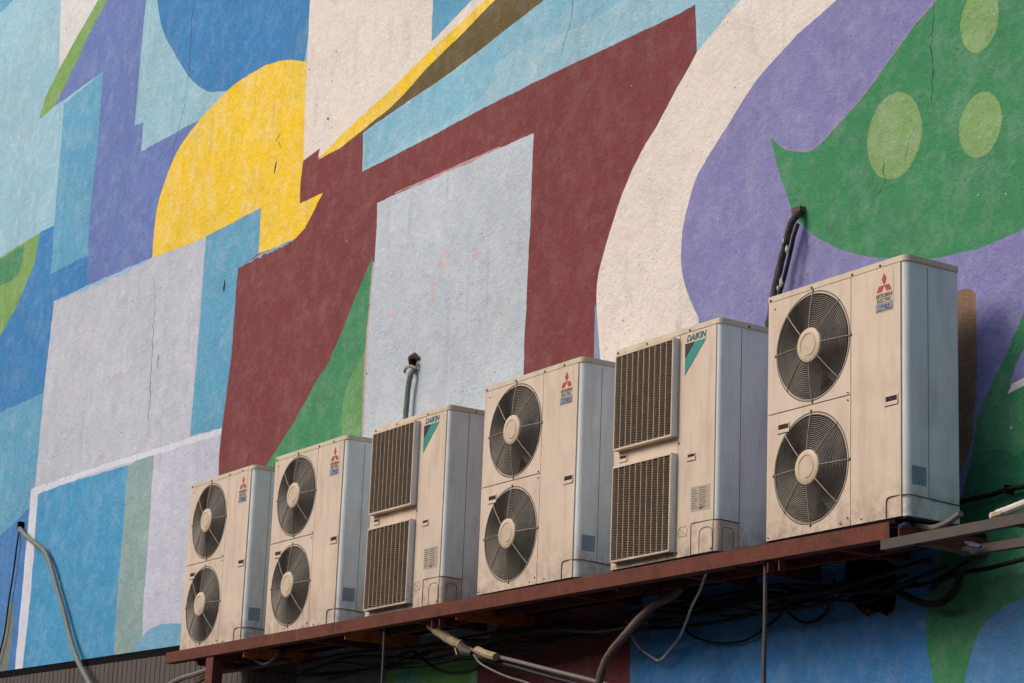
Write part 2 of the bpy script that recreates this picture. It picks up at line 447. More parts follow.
P(GR, (937.6, 0), (990, -40), (1100, -40), (1100, 195), C((1024, 228), (983, 247), (942.6, 257), (915, 260), (889, 258), (855, 254), (825, 242), (798, 220), (785, 190), (777, 165), (770, 137)),
  C((777.6, 145), (791, 151), (808, 151.5), (821, 143), (838, 124.6), (862, 97.6), (889, 60.6), (915.7, 23.6)))
P(SP, circ(894.5, 136, 26.5, 44.5, R(11))); P(SP, circ(980.3, 124.8, 20.5, 33.5, R(13))); P(SP, circ(979.5, 20, 18.5, 33, R(10)))
P(TAN, C((952, 300), (958, 292), (968, 289), (976, 293)), (977, 380), (972, 440), (958, 482), (930, 500))
P(GR, (1100, 215), (1040, 292), C((1024, 312.5), (1010, 346), (993, 380), (983, 403), (976, 424), (971, 455), (960, 500), (940, 550), (928, 600), (926.5, 621), (928, 655), (934, 700)), (962, 700), (1100, 700))
P(LG if 0 else rgb(60, 130, 98), (1100, 240), C((1040, 330), (1024, 351), (1014, 376), (1008, 394)), (1004, 396), (1008, 370), (1024, 330), (1060, 270))
P(VI, (1100, 300), C((1050, 325), (1024, 350), (1013, 374), (1008, 393)), (1024, 383), (1100, 355))
P(WH, (1100, 345), (1024, 378), (1012, 384), (1007.5, 394), (1024, 386), (1100, 358))
P(DG, (1100, 440), C((1024, 450), (1015, 456), (1003, 449), (985, 452), (970, 470), (955, 530), (985, 520), (1024, 500)), (1100, 470))
# below the shelf
P(DB, (632, 540), (760, 500), (955, 500), C((928, 600), (926.5, 621), (928, 655), (935, 690)), (940, 760), (630, 760), (630, 683))
P(DM, (500, 600), (632, 560), (631, 620), (630, 683), (628, 780), (470, 780), (478, 650))
P(rgb(112, 176, 92), (384, 672), (420, 663), (476, 657), (479, 640), (500, 625), (478, 650), (474, 780), (380, 780))
P(rgb(80, 172, 140), (398, 672), (414, 666), (424, 700), (400, 780), (390, 780))
P(rgb(146, 142, 142), (300, 662), (330, 600), (500, 585), (500, 625), (476, 655), (420, 662))
P(GY, (200, 760), (200, 700), (330, 640), (392, 640), (386, 672), (380, 780))
P(rgb(84, 142, 194), C((1060, 575), (1024, 598), (1004, 606), (983.7, 624.7), (970, 655), (964, 690)), (960, 780), (1100, 780), (1100, 575))
P(rgb(66, 150, 96), circ(968, 590, 12, 17))
# brushed overlaps where one colour was cut in over another
def smear(col, pts, w0, seed):
    rr = random.Random(seed); L = [Vector(p) for p in cr(*pts, n=8)]; up = []; dn = []
    for i, p in enumerate(L):
        t = (L[min(i + 1, len(L) - 1)] - L[max(i - 1, 0)]).normalized(); nrm = Vector((-t.y, t.x))
        e = min(1, 3 * min(i, len(L) - 1 - i) / len(L) + .15)
        up.append(tuple(p + nrm * w0 * e * (.2 + rr.random()))); dn.append(tuple(p - nrm * .6))
    P(col, up + dn[::-1])
smear(rgb(150, 186, 216), [(56, 301), (90, 285), (120, 272), (151, 259)], 4.5, 1)
smear(rgb(190, 150, 154), [(395, 193), (430, 178), (470, 160), (500, 147)], 2.6, 2)
smear(rgb(120, 160, 190), [(240, 267), (262, 254), (280, 246), (294, 240)], 2.5, 3)
for cx, cy, a, b, s in ((441, 264, 7, 8, 1), (476, 254, 4, 8, 2), (434, 290, 3.5, 17, 3), (392, 314, 6, 5, 4), (445, 255, 4, 7, 5)):
    rr = random.Random(s); P(rgb(204, 184, 192), [(cx + a * math.cos(k) * (.35 + rr.random() * .7), cy + b * math.sin(k) * (.35 + rr.random() * .7)) for k in [i * math.pi / 9 for i in range(18)]])
# cracks in the plaster
def crack(pts, w0, seed, col=CK):
    rr = random.Random(seed); L = []
    for a, b in zip(pts[:-1], pts[1:]):
        a, b = Vector(a), Vector(b); n = max(2, int((b - a).length / 4))
        for i in range(n): L.append(a + (b - a) * i / n + Vector((rr.uniform(-.9, .9), rr.uniform(-.9, .9))))
    L.append(Vector(pts[-1])); n = len(L)
    wd = [w0 * (.45 + .55 * rr.random()) * min(1, 5 * min(i + .3, n - 1 - i + .3) / n) for i in range(n)]
    P(col, [(p.x - h, p.y) for p, h in zip(L, wd)] + [(p.x + h, p.y) for p, h in list(zip(L, wd))[::-1]])
z3 = lambda *q: [(680 + x / 2.97, y / 2.97) for x, y in q]
z1 = lambda *q: [(x / 2.97, y / 2.97) for x, y in q]
z4 = lambda *q: [(x / 2.97, 225 + y / 2.97) for x, y in q]
crack(z3((758, -20), (745, 140), (752, 180), (747, 290), (740, 325), (720, 345)), .5, 1)
crack(z3((720, 345), (700, 375), (685, 400), (676, 430), (670, 490)), .38, 2)
crack(z3((605, 465), (607, 545), (578, 590)), .5, 3)
crack(z1((577, -20), (568, 80), (563, 180), (555, 260)), .35, 4)
crack(z1((555, 260), (540, 350), (515, 440), (505, 500)), .28, 5)
crack(z4((448, 125), (462, 190), (455, 300), (450, 400), (445, 520), (435, 660)), .3, 6)
crack(z4((472, 385), (466, 425)), .6, 7)
crack([(572, -10), (572, 20), (564, 44), (559, 64)], .3, 8)
crack(z1((833, 398), (822, 415), (833, 440)), .5, 9); crack(z1((820, 480), (814, 515)), .9, 10)
crack(z4((667, 160), (665, 198)), 1.2, 11)
crack([(420, 372), (428, 375)], .4, 12)

rf = random.Random(21)
for i in range(330):
    px = 1060 - 1000 * rf.random() ** 1.5; py = rf.uniform(-20, 560)
    s_ = rf.uniform(.35, 1.15) * (.55 + .45 * px / 1024) * (2.2 if rf.random() < .06 else 1)
    cc_ = rf.choice((rgb(92, 80, 76), rgb(120, 108, 100), rgb(196, 194, 190), rgb(70, 60, 58)))
    P(cc_, [(px + s_ * math.cos(k) * rf.uniform(.4, 1.2), py + s_ * math.sin(k) * rf.uniform(.3, 1.1)) for k in [j * math.pi / 3 for j in range(6)]])

def make_wall():
    X0, X1, Z1 = -24, 7, 10.5
    zb = lambda x: .233 + (x + 8.5) * (-.0215)
    pts = []; edges = []; shapes = []
    def wob(p):
        q = Vector((p.x * 5, p.y * 5, 0)); f = .004 + .0005 * abs(p.x)
        r1 = noise.noise(Vector((p.x * 27, p.y * 27, 5))) * .0045; r2 = noise.noise(Vector((p.x * 27, p.y * 27, 9))) * .0045
        p = Vector((p.x + r1, p.y + r2))
        return Vector((p.x + f * (noise.noise(q) + .5 * noise.noise(q * 3.7)), p.y + f * (noise.noise(q + Vector((9, 3, 1))) + .5 * noise.noise(q * 3.7 + Vector((2, 7, 4))))))
    for col, pl in polys:
        L = []
        for px, py in pl:
            a = at(px, py); L.append(Vector((a.x, a.z)))
        D = []
        for i in range(len(L)):
            a, b = L[i], L[(i + 1) % len(L)]; n = max(1, int((b - a).length / .035))
            for k in range(n): D.append(wob(a + (b - a) * k / n))
        o = len(pts); pts += D; edges += [(o + i, o + (i + 1) % len(D)) for i in range(len(D))]
        xs = [p.x for p in D]; ys = [p.y for p in D]
        shapes.append((col, D, min(xs), max(xs), min(ys), max(ys)))
    # hole with ragged rim in the shaded wall
    rr = random.Random(5)
    hole = []
    hp = [(846, 560), (886, 560), (896, 566), (897, 588), (895, 610), (888, 616), (878, 612), (868, 617), (858, 609), (849, 600), (844, 580)]
    for px, py in hp:
        a = at(px, py); hole.append(Vector((a.x, a.z)))
    o = len(pts); pts += hole; edges += [(o + i, o + (i + 1) % len(hole)) for i in range(len(hole))]
    # outer frame: painted part hangs lower on the right than on the left
    xk = -6.4
    fr = [Vector((X0, zb(X0))), Vector((xk, zb(xk))), Vector((xk, GROUND)), Vector((X1, GROUND)), Vector((X1, Z1)), Vector((X0, Z1))]
    o = len(pts); pts += fr; edges += [(o + i, o + (i + 1) % 6) for i in range(6)]
    v, e, f, *_ = delaunay_2d_cdt(pts, edges, [], 0, 1e-5)
    def inside(p, poly):
        c = False; j = len(poly) - 1
        for i in range(len(poly)):
            a, b = poly[i], poly[j]
            if (a.y > p.y) != (b.y > p.y) and p.x < (b.x - a.x) * (p.y - a.y) / (b.y - a.y) + a.x: c = not c
            j = i
        return c
    faces = []; cols = []
    for t in f:
        c = (v[t[0]] + v[t[1]] + v[t[2]]) / 3
        if not inside(c, fr) or inside(c, hole): continue
        base = rgb(150, 160, 176) if c.y > .6 else rgb(92, 92, 96)
        for col, D, a, b, q, r_ in reversed(shapes):
            if a <= c.x <= b and q <= c.y <= r_ and inside(c, D): base = col; break
        faces.append(t); cols.append(base)
    me = bpy.data.meshes.new('painted_wall')
    me.from_pydata([(p.x, WALLY, p.y) for p in v], [], faces)
    ca = me.color_attributes.new('paint', 'FLOAT_COLOR', 'CORNER')
    li = 0
    for poly, c in zip(me.polygons, cols):
        for l in poly.loop_indices: ca.data[l].color = c
    if me.polygons[0].normal.y > 0: me.flip_normals()
    k = NT('mural_plaster')
    att = k.n('ShaderNodeAttribute', attribute_name='paint')
    col = att.outputs['Color']
    def scale(col, f):
        cc = k.n('ShaderNodeCombineColor')
        for i in range(3): k.l(f, cc.inputs[i])
        return k.mix(1.0, col, cc.outputs[0], 'MULTIPLY')
    big = k.noise(.8, 6, .6); brush = k.noise(4.5, 8, .72, (1.15, 1, .95)); mid = k.noise(11, 6, .7); fine = k.noise(75, 4, .75); grit = k.noise(30, 5, .7)
    # uneven hand-rolled coat: some areas thicker and deeper, others thin and chalky
    def tone(col, src, lo, hi, amt, c):
        return k.mix(k.ramp(src, lo, hi, 0, amt), col, c)
    bw = k.n('ShaderNodeRGBToBW'); k.l(col, bw.inputs[0]); lum = k.ramp(bw.outputs[0], .08, .5, .45, 1.0)
    lite = k.mix(k.math('MULTIPLY', lum, .5), col, rgb(232, 232, 232)); deep = k.mix(1.0, col, (.66, .66, .68, 1), 'MULTIPLY')
    def tone2(col, src, lo, hi, amt, c): return k.mix(k.math('MULTIPLY', k.ramp(src, lo, hi, 0, amt), lum), col, c)
    col = tone2(col, brush, .48, .72, .6, lite)
    cool = k.mix(1.0, col, (.70, .80, .90, 1), 'MULTIPLY')
    col = tone2(col, k.noise(9, 7, .75, (1, 1, 1.3)), .50, .72, .55, cool)
    col = tone(col, k.noise(3.1, 7, .7, (1.2, 1, 1.2)), .5, .85, .5, deep)
    col = tone2(col, mid, .5, .78, .6, lite)
    col = tone(col, k.noise(16, 5, .7, (1, 1, .8)), .52, .85, .45, deep)
    col = k.mix(k.ramp(k.noise(150, 2, .8), .60, .74, 0, .4), col, deep)
    col = scale(col, k.ramp(big, .3, .7, .92, 1.08))
    col = scale(col, k.ramp(fine, .3, .7, .90, 1.10))
    # dirt running down, pits
    rn = k.noise(3.2, 7, .7, (3.2, 1, .22))
    col = k.mix(k.math('MULTIPLY', k.ramp(rn, .54, .82, 0, .5), k.ramp(k.noise(1.3, 4, .6), .42, .62, .15, 1)), col, rgb(104, 98, 96))
    pit = k.math('MULTIPLY', k.ramp(k.noise(48, 3, .6), .62, .70, 0, 1), k.ramp(k.noise(2.2, 5, .65), .42, .62, 0, .7))
    col = k.mix(pit, col, rgb(84, 72, 68))
    k.l(col, k.b.inputs['Base Color'])
    k.b.inputs['Roughness'].default_value = .82
    k.b.inputs['Specular IOR Level'].default_value = .25
    h = k.math('ADD', k.math('MULTIPLY', grit, 1.0), k.math('MULTIPLY', fine, .45))
    h = k.math('ADD', h, k.math('MULTIPLY', mid, 1.6))
    h = k.math('SUBTRACT', h, k.math('MULTIPLY', pit, .6))
    k.bump(h, .6, .014)
    me.materials.append(k.m)
    o = bpy.data.objects.new('painted_wall', me); COL.objects.link(o)
    tag(o, 'tall rough plaster wall painted with a mural of blue, yellow, maroon, violet and green shapes', 'wall')
    # real thickness behind the painted face, with a pocket behind the broken hole
    b = MB()
    b.box(X0, WALLY + .30, GROUND, X1, WALLY + .6, Z1)
    b.box(X0, WALLY + .005, Z1 - .05, X1, WALLY + .3, Z1)
    b.box(X1 - .05, WALLY + .005, GROUND, X1, WALLY + .3, Z1 - .05)
    b.box(X0, WALLY + .005, zb(X0) + .002, X0 + .05, WALLY + .3, Z1 - .05)
    for i in range(20):
        xa = X0 + (xk - X0) * i / 20; xb = X0 + (xk - X0) * (i + 1) / 20
        b.box(xa, WALLY + .003, zb(xb) - .002, xb, WALLY + .3, zb(xb) + .05)
    b.build('wall_core', M['black_and_shade'], o)
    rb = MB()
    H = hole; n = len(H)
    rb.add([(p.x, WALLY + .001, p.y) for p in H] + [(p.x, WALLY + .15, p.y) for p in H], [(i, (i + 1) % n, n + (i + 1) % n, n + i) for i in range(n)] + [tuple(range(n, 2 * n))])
    rb.build('hole', M['black_and_shade'], o)  # near-black lining puts the hole's shade into its colour
    rb = MB()
    for i in range(60):
        t = rr.random(); a = H[4].lerp(H[5], t) if i % 4 == 0 else [H[5], H[6], H[7], H[8]][i % 4].lerp([H[6], H[7], H[8], H[9]][i % 4], t)
        c = Vector((a.x, WALLY - .004 + rr.uniform(0, .03), a.y + rr.uniform(-.012, .03))); s_ = rr.uniform(.006, .02)
        vs = [c + Vector((rr.uniform(-1, 1), rr.uniform(-.6, .6), rr.uniform(-1, 1))) * s_ for _ in range(6)]
        rb.add(vs, [(0, 1, 2), (0, 2, 3), (0, 3, 4), (0, 4, 1), (5, 1, 2), (5, 2, 3), (5, 3, 4), (5, 4, 1)])
    rb.build('broken_rim', M['orange'], o)
    return o
wall = make_wall()

# ------------------------------------------------------------------ ribbed fascia, bottom left
fa = empty('ribbed_fascia', (-14, WALLY, -.5), 'dirty grey ribbed metal fascia under the black gap at the mural bottom left', 'fascia')
zb = lambda x: .233 + (x + 8.5) * (-.0215)
b = MB(); x = -22.0
while x < -6.45:
    for dx, yy, w_ in ((0, .004 + .003 * noise.noise(Vector((x * 3, 0, 0))), .05), (.05, 0, .05)):
        xa, xb = x + dx, x + dx + w_
        za, zc = zb(xa) - .07, zb(xb) - .07
        o = (WALLY - .005 + yy)
        b.add([(xa, o, -1.4), (xb, o, -1.4), (xb, o, zc), (xa, o, za), (xa, o + .04, -1.4), (xb, o + .04, -1.4), (xb, o + .04, zc), (xa, o + .04, za)],
              [(0, 3, 2, 1), (4, 5, 6, 7), (0, 1, 5, 4), (1, 2, 6, 5), (2, 3, 7, 6), (3, 0, 4, 7)])
    x += .1
pn = b.build('ribbed_sheet', M['fascia'], fa); pn.location = -fa.location
b = MB()
b.beam((-22, WALLY + .03, zb(-22) - .035), (-6.42, WALLY + .03, zb(-6.42) - .035), .05, .07)
q = b.build('gap_strip', M['black_and_shade'], fa); q.location = -fa.location  # strip stands for the open gap, its shade painted near-black
b = MB(); b.box(-22, WALLY + .02, GROUND, -6.42, WALLY + .1, -1.4)
q = b.build('lower_sheet', M['fascia'], fa); q.location = -fa.location

# ------------------------------------------------------------------ air conditioners
def arc(cx, cy, r, a0, a1, n=7):
    return [(cx + r * math.cos(R(a0 + (a1 - a0) * i / n)), cy + r * math.sin(R(a0 + (a1 - a0) * i / n))) for i in range(n + 1)]
def circle(cx, cz, r, n=64): return [(cx + r * math.cos(2 * math.pi * i / n), cz + r * math.sin(2 * math.pi * i / n)) for i in range(n)]
def rect(x0, z0, x1, z1): return [(x0, z0), (x1, z0), (x1, z1), (x0, z1)]

def body_parts(root, W, D, H, cav, rr):
    """hollow shell: cabinet with the fan compartment left open towards the front, lid, base pan"""
    b = MB()
    b.plan([(0, .002), (.010, .002), (.010, .16), (cav, .16), (cav, .002)] + arc(W - rr, rr, rr, -90, 0) + [(W, D), (0, D)], .004, H - .034)
    b.build('cabinet', M['shell'], root, smooth=True)
    b = MB(); e = .006
    b.plan([(-e, -e)] + arc(W - rr, rr, rr + e, -90, 0) + [(W + e, D + e), (-e, D + e)], H - .036, H)
    b.build('lid', M['lid'], root, smooth=True, bevel=.004)
    b = MB(); b.box(.004, .006, -.006, W - .02, D - .004, .003)
    b.build('base_pan', M['pan'], root)
    b = MB(); b.box(.012, .15, .004, cav - .002, .158, H - .036)
    b.build('coil', M['coil'], root)

def screws(root, pts, r=.0055):
    for x, y, z in pts:
        b = MB(); b.lathe((x, y, z), [(0, -.005), (r * .7, -.0045), (r, -.001), (r, .002)], 10); b.build('screw', M['screw'], root)

def handle(root, x0, z0, x1, z1, y):
    b = MB()
    b.box(x0, y - .006, z0, x1, y - .001, z0 + .019); b.box(x0, y - .004, z1 - .006, x1, y - .001, z1)
    b.box(x0, y - .004, z0 + .019, x0 + .010, y - .001, z1 - .006); b.box(x1 - .006, y - .004, z0 + .019, x1, y - .001, z1 - .006)
    h = b.build('handle_recess', M['front'], root)
    b = MB(); b.box(x0 + .010, y - .0022, z0 + .019, x1 - .006, y - .0008, z1 - .006); b.build('slot_shade', M['slot_shade'], h)  # dark plate paints the shade of a slot that is not cut

def fan(root, cx, cz, seed):
    rr = random.Random(seed)
    RO = .296
    dome = lambda r: -.030 + .028 * (r / RO) ** 2.2
    g = MB()
    r = .104
    while r < RO - .006:
        g.ring((cx, dome(r) - .006, cz), r, .0021, 56, 4); r += .0098
    gd = g.build('fan_guard', M['wire'], root)
    g = MB()
    g.ring((cx, -.004, cz), RO, .0062, 72, 6)
    g.ring((cx, dome(.279) - .008, cz), .281, .0028, 64, 5)
    g.build('rim', M['ring'], gd, smooth=True)
    g = MB()
    for k in range(8):
        a = R(90 + 45 * k); L = RO + (.012 if k % 2 == 0 else .002)
        pts = [(cx + math.cos(a) * q, (dome(q) if q < RO else -.002) - .0095, cz + math.sin(a) * q) for q in (.09, .14, .19, .235, .27, .29, L)]
        g.tube(pts, .0024, 5)
    g.build('spokes', M['spoke'], gd)
    g = MB()
    for k in range(4):
        a = R(90 + 90 * k); c = Vector((cx + math.cos(a) * (RO + .008), -.006, cz + math.sin(a) * (RO + .008)))
        g = MB(); g.box(c.x - .008, c.y - .005, c.z - .008, c.x + .008, c.y + .007, c.z + .008); g.build('clip', M['screw'], gd, bevel=.002)
    g = MB()
    g.lathe((cx, -.036, cz), [(0, -.006), (.056, -.006), (.060, -.002), (.064, -.006), (.086, -.005), (.093, -.001), (.096, .006), (.094, .012)], 48)
    g.build('hub_cap', M['hub'], gd, smooth=True)
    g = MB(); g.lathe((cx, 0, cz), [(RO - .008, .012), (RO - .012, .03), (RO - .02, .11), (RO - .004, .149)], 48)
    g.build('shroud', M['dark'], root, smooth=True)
    # propeller
    g = MB(); n = 4; off = rr.uniform(0, 90)
    g.lathe((cx, .05, cz), [(0, 0), (.05, 0), (.058, .01), (.058, .07)], 24)
    for k in range(n):
        a0 = R(off + 90 * k); rows = []
        for i in range(7):
            q = .055 + .215 * i / 6; sw = R(8 + 26 * i / 6); span = R(30 + 24 * math.sin(math.pi * (.25 + .6 * i / 6)))
            for j in range(6):
                t = j / 5; a = a0 + sw + (t - .5) * span
                rows.append((cx + q * math.cos(a), .045 + .055 * t + .008 * math.sin(math.pi * t), cz + q * math.sin(a)))
        g.add(rows, [(i * 6 + j, i * 6 + j + 1, (i + 1) * 6 + j + 1, (i + 1) * 6 + j) for i in range(6) for j in range(5)])
    g.build('propeller', M['blade'], root, smooth=True)['axle'] = (cx, 0, cz)

def seam_path(root, pts, r=.003): 
    b = MB(); b.tube(pts, r, 5); return b.build('cover_seam', M['seam'], root)

def make_twin_fan():
    W, D, H, rr = 1.088, .35, 1.35, .038
    root = empty('twin_fan_condenser', (0, 0, 0), 'x', 'air conditioner')
    body_parts(root, W, D, H, .672, rr)
    f1, f2 = (.373, 1.004), (.364, .348)
    b = MB(); b.panel(.004, .690, .674, H - .037, -.008, .002, [circle(*f1, .285)]); b.build('upper_fan_panel', M['front'], root)
    b = MB(); b.panel(.004, .004, .674, .684, -.008, .002, [circle(*f2, .285)]); b.build('lower_fan_panel', M['front'], root)
    b = MB(); b.box(.679, -.008, .004, W - rr + .002, .0015, H - .037); b.build('service_panel', M['front'], root)
    fan(root, *f1, 3); fan(root, *f2, 8)
    handle(root, .935, .578, 1.035, .630, -.008); handle(root, .090, .572, .190, .624, -.008)
    screws(root, [(.018, -.007, H - .024), (.36, -.007, H - .024), (.684, -.007, H - .024), (.90, -.007, H - .024)], .007)
    screws(root, [(.655, -.009, .70), (.655, -.009, .66), (.655, -.009, .045), (.02, -.009, .02), (.60, -.009, .022), (.76, -.009, .026), (.06, -.009, 1.27)], .0045)
    # badge with three lozenges
    x0, x1, z0, z1 = .868, 1.000, 1.075, 1.300
    b = MB(); b.box(x0, -.0095, z0, x1, -.0082, z1); bd = b.build('badge', M['badge'], root)
    cx, cz, s = (x0 + x1) / 2, 1.215, .033
    for k in range(3):
        a = R(90 + 120 * k); d = Vector((math.cos(a), math.sin(a))); n = Vector((-d.y, d.x))
        c = Vector((cx, cz)); L = s * 1.95
        q = [c, c + d * L / 2 + n * L * .29, c + d * L, c + d * L / 2 - n * L * .29]
        g = MB(); g.face_poly([(p.x, p.y) for p in q], -.0110, -.0096); g.build('lozenge', M['red'], bd)
    letter_build(lettering('MITSUBISHI', x0 + .006, 1.152, -.0102, .028, x1 - x0 - .012), 'lettering', M['ink'], bd)
    letter_build(lettering('ELECTRIC', x0 + .012, 1.128, -.0102, .026, x1 - x0 - .024), 'lettering', M['ink'], bd)
    g = MB(); g.box(x0 + .004, -.0108, 1.080, x1 - .004, -.0097, 1.122); bx_ = g.build('blue_box', M['blueink'], bd)
    g = MB(); g.box(x0 + .009, -.0118, 1.085, x1 - .009, -.0110, 1.117); g.build('box_field', M['paleblue'], bx_)
    letter_build(lettering('三菱电机', x0 + .014, 1.089, -.0122, .030, x1 - x0 - .028), 'lettering', M['blueink'], bx_)
    # faded sticker on the right side
    g = MB(); g.box(W + .0002, .030, .165, W + .0014, .128, .262); st = g.build('sticker', M['sticker'], root)
    g = MB()
    for i, (l0, l1) in enumerate(((.036, .12), (.036, .10), (.036, .122), (.036, .09), (.036, .115), (.04, .105))):
        g.box(W + .0015, l0, .246 - i * .014, W + .0022, l1, .250 - i * .014)
    g.build('print_lines', M['fadedink'], st)
    g = MB(); g.box(W + .0002, .143, .1, W + .0012, .146, H - .05); g.build('side_seam', M['seam'], root)
    # corner cover with its outline
    y = -.009
    g = MB(); o_ = .0015
    g.plan(arc(W - rr, rr, rr + o_, -60, 0) + [(W + o_, D), (W, D), (W, rr)] + arc(W - rr, rr, rr - .001, 0, -60)[1:], .006, .103)
    g.build('corner_cover', M['shell'], root, smooth=True)
    up = cr((.946, y - .002, .006), (.946, y - .002, .075), (.951, y - .002, .098), (.965, y - .002, .108), (.99, y - .002, .110), n=4)
    cn = [(q[0], q[1], .110) for q in arc(W - rr, rr, rr + .006, -90, 0)]
    seam_path(root, up + [Vector(c) for c in cn] + [Vector((W + .005, .2, .103)), Vector((W + .005, D, .097))])
    return root

def make_grille_unit():
    W, D, H, rr = .988, .35, 1.324, .028
    root = empty('grille_condenser', (0, 0, 0), 'x', 'air conditioner')
    body_parts(root, W, D, H, .62, rr)
    gz = ((.695, 1.272), (.036, .602)); gx0, gx1 = .052, .618
    b = MB(); b.panel(.004, .004, .627, H - .037, -.006, .002, [rect(gx0 + .02, z0 + .02, gx1 - .03, z1 - .02) for z0, z1 in gz]); b.build('front_panel', M['front'], root)
    b = MB(); b.box(.632, -.006, .004, W - rr + .002, .0015, H - .037); b.build('service_panel', M['front'], root)
    yf = -.048
    for z0, z1 in gz:
        g = MB(); t = .012
        g.box(gx0, yf, z0, gx1, -.0065, z0 + t); g.box(gx0, yf, z1 - t, gx1, -.0065, z1)
        g.box(gx0, yf, z0 + t, gx0 + t * .7, -.0065, z1 - t); g.box(gx1 - t * .9, yf, z0 + t, gx1, -.0065, z1 - t)
        fr = g.build('grille_frame', M['front'], root, bevel=.0015)
        g = MB(); g.box(gx1 + .0003, yf + .002, z0 + .002, gx1 + .0025, -.0065, z1 - .002); g.build('frame_lit_side', M['shell'], fr)  # paler plate: cool side light put into the colour of the right face
        g = MB(); n = 10; xa, xb = gx0 + .009, gx1 - .011
        for i in range(1, n):
            x = xa + (xb - xa) * i / n; g.box(x - .0027, yf + .001, z0 + t, x + .0027, yf + .030, z1 - t)
        g.build('grille_bars', M['spoke'], fr); g = MB()
        # staggered fins: each column is offset by half a pitch from the next
        p = .0140
        for i in range(n):
            x0_ = xa + (xb - xa) * i / n + .0035; x1_ = xa + (xb - xa) * (i + 1) / n - .0035
            z = z0 + t + (p / 2 if i % 2 else p * .9)
            zq = z
            while zq < z1 - t - .003:
                g.add([(x0_, yf + .004, zq - .0014), (x1_, yf + .004, zq - .0014), (x1_, yf + .022, zq - .0008), (x0_, yf + .022, zq - .0008),
                       (x0_, yf + .004, zq + .0014), (x1_, yf + .004, zq + .0014), (x1_, yf + .022, zq + .002), (x0_, yf + .022, zq + .002)],
                      [(0, 3, 2, 1), (4, 5, 6, 7), (0, 1, 5, 4), (1, 2, 6, 5), (2, 3, 7, 6), (3, 0, 4, 7)])
                zq += p
        g.build('grille', M['grille'], fr)
        cx, cz = (gx0 + gx1) / 2, (z0 + z1) / 2
        g = MB(); g.lathe((cx, .03, cz), [(0, 0), (.07, 0), (.08, .02), (.08, .09)], 28)
        for k in range(3):
            rows = []
            for i in range(6):
                q = .07 + .18 * i / 5
                for j in range(5):
                    a = R(120 * k + 20 + i * 4 + (j - 2) * 16); rows.append((cx + q * math.cos(a), .03 + .016 * j, cz + q * math.sin(a)))
            g.add(rows, [(i * 5 + j, i * 5 + j + 1, (i + 1) * 5 + j + 1, (i + 1) * 5 + j) for i in range(5) for j in range(4)])
        g.build('propeller', M['coil'], root, smooth=True)['axle'] = (cx, 0, cz)
    handle(root, .060, .630, .140, .672, -.006); handle(root, .715, .540, .795, .582, -.006)
    screws(root, [(.02, -.007, H - .024), (.31, -.007, H - .024), (.72, -.007, H - .024)], .007)
    screws(root, [(.640, -.007, .655), (.64, -.007, .03), (.95, -.007, .02)])
    for yy in (.20,):
        b = MB(); b.tube([(W + .004, yy, H - .022), (W + .011, yy, H - .022)], .006, 8); b.build('screw', M['screw'], root)
    # triangular emblem and name
    A, B_, C_ = Vector((.678, 1.226)), Vector((.874, 1.226)), Vector((.680, 1.042))
    em = MB(); em.face_poly([tuple(A + (B_ - A) * .50), tuple(B_), tuple(C_), tuple(A + (C_ - A) * .52)], -.0078, -.0062); e_ = em.build('emblem', M['teal'], root)
    em = MB(); em.face_poly([tuple(A), tuple(A + (B_ - A) * .46), tuple(A + (C_ - A) * .48)], -.0080, -.0062); em.build('dark_corner', M['blackprint'], e_)
    letter_build(lettering('DAIKIN', .690, 1.237, -.0066, .050, .186, .25), 'lettering', M['tealtext'], e_)
    # name plate
    g = MB(); g.box(.757, -.0072, .245, .930, -.0061, .385); npz = g.build('name_plate', M['plate'], root)
    g = MB()
    for i in range(9):
        z = .372 - i * .0135
        for a, c in ((.765, .80 + .01 * (i % 3)), (.835, .90 - .012 * (i % 2))): g.box(a, -.0078, z - .0026, c, -.0073, z + .0022)
    g.box(.835, -.0078, .252, .87, -.0073, .268)
    g.build('print_lines', M['ink'], npz)
    g = MB(); pts = [(.645, .150), (.668, .172), (.712, .172), (.73, .150), (.722, .118), (.655, .118), (.645, .150)]
    g.tube([(x, -.0065, z) for x, z in pts], .0014, 4); g.tube([(.652, -.0065, .165), (.722, -.0065, .122)], .0012, 4)
    g.build('small_mark', M['ink'], root)
    # corner cover outline, knock-outs
    y = -.0085; o_ = .003
    pl = [(.770, -.0078), (W - rr, -.0078)] + arc(W - rr, rr, rr + o_, -90, 0) + [(W + o_, .150), (W, .150), (W, rr)] + arc(W - rr, rr, rr - .001, 0, -90)[1:] + [(.770, .001)]
    g = MB(); g.plan(pl, .006, .176); g.build('corner_cover', M['front'], root, smooth=True)
    cn = [Vector((q[0], q[1], .180)) for q in arc(W - rr, rr, rr + .005, -90, 0)]
    seam_path(root, [Vector((.766, y, .006)), Vector((.766, y, .172)), Vector((.772, y, .180)), Vector((.80, y, .181))] + cn + [Vector((W + .004, .153, .175))])
    seam_path(root, cr((.842, y, .008), (.842, y, .105), (.856, y, .135), (.90, y, .145), (.945, y, .135), (.958, y, .105), (.958, y, .008), n=4), .0022)
    seam_path(root, [Vector(q) for q in ((W + .004, .035, .012), (W + .004, .035, .125), (W + .004, .05, .14), (W + .004, .10, .138), (W + .004, .112, .12), (W + .004, .112, .012))], .002)
    g = MB(); g.box(W + .0002, .152, .006, W + .0012, .1555, H - .04); g.build('side_seam', M['seam'], root)
    return root

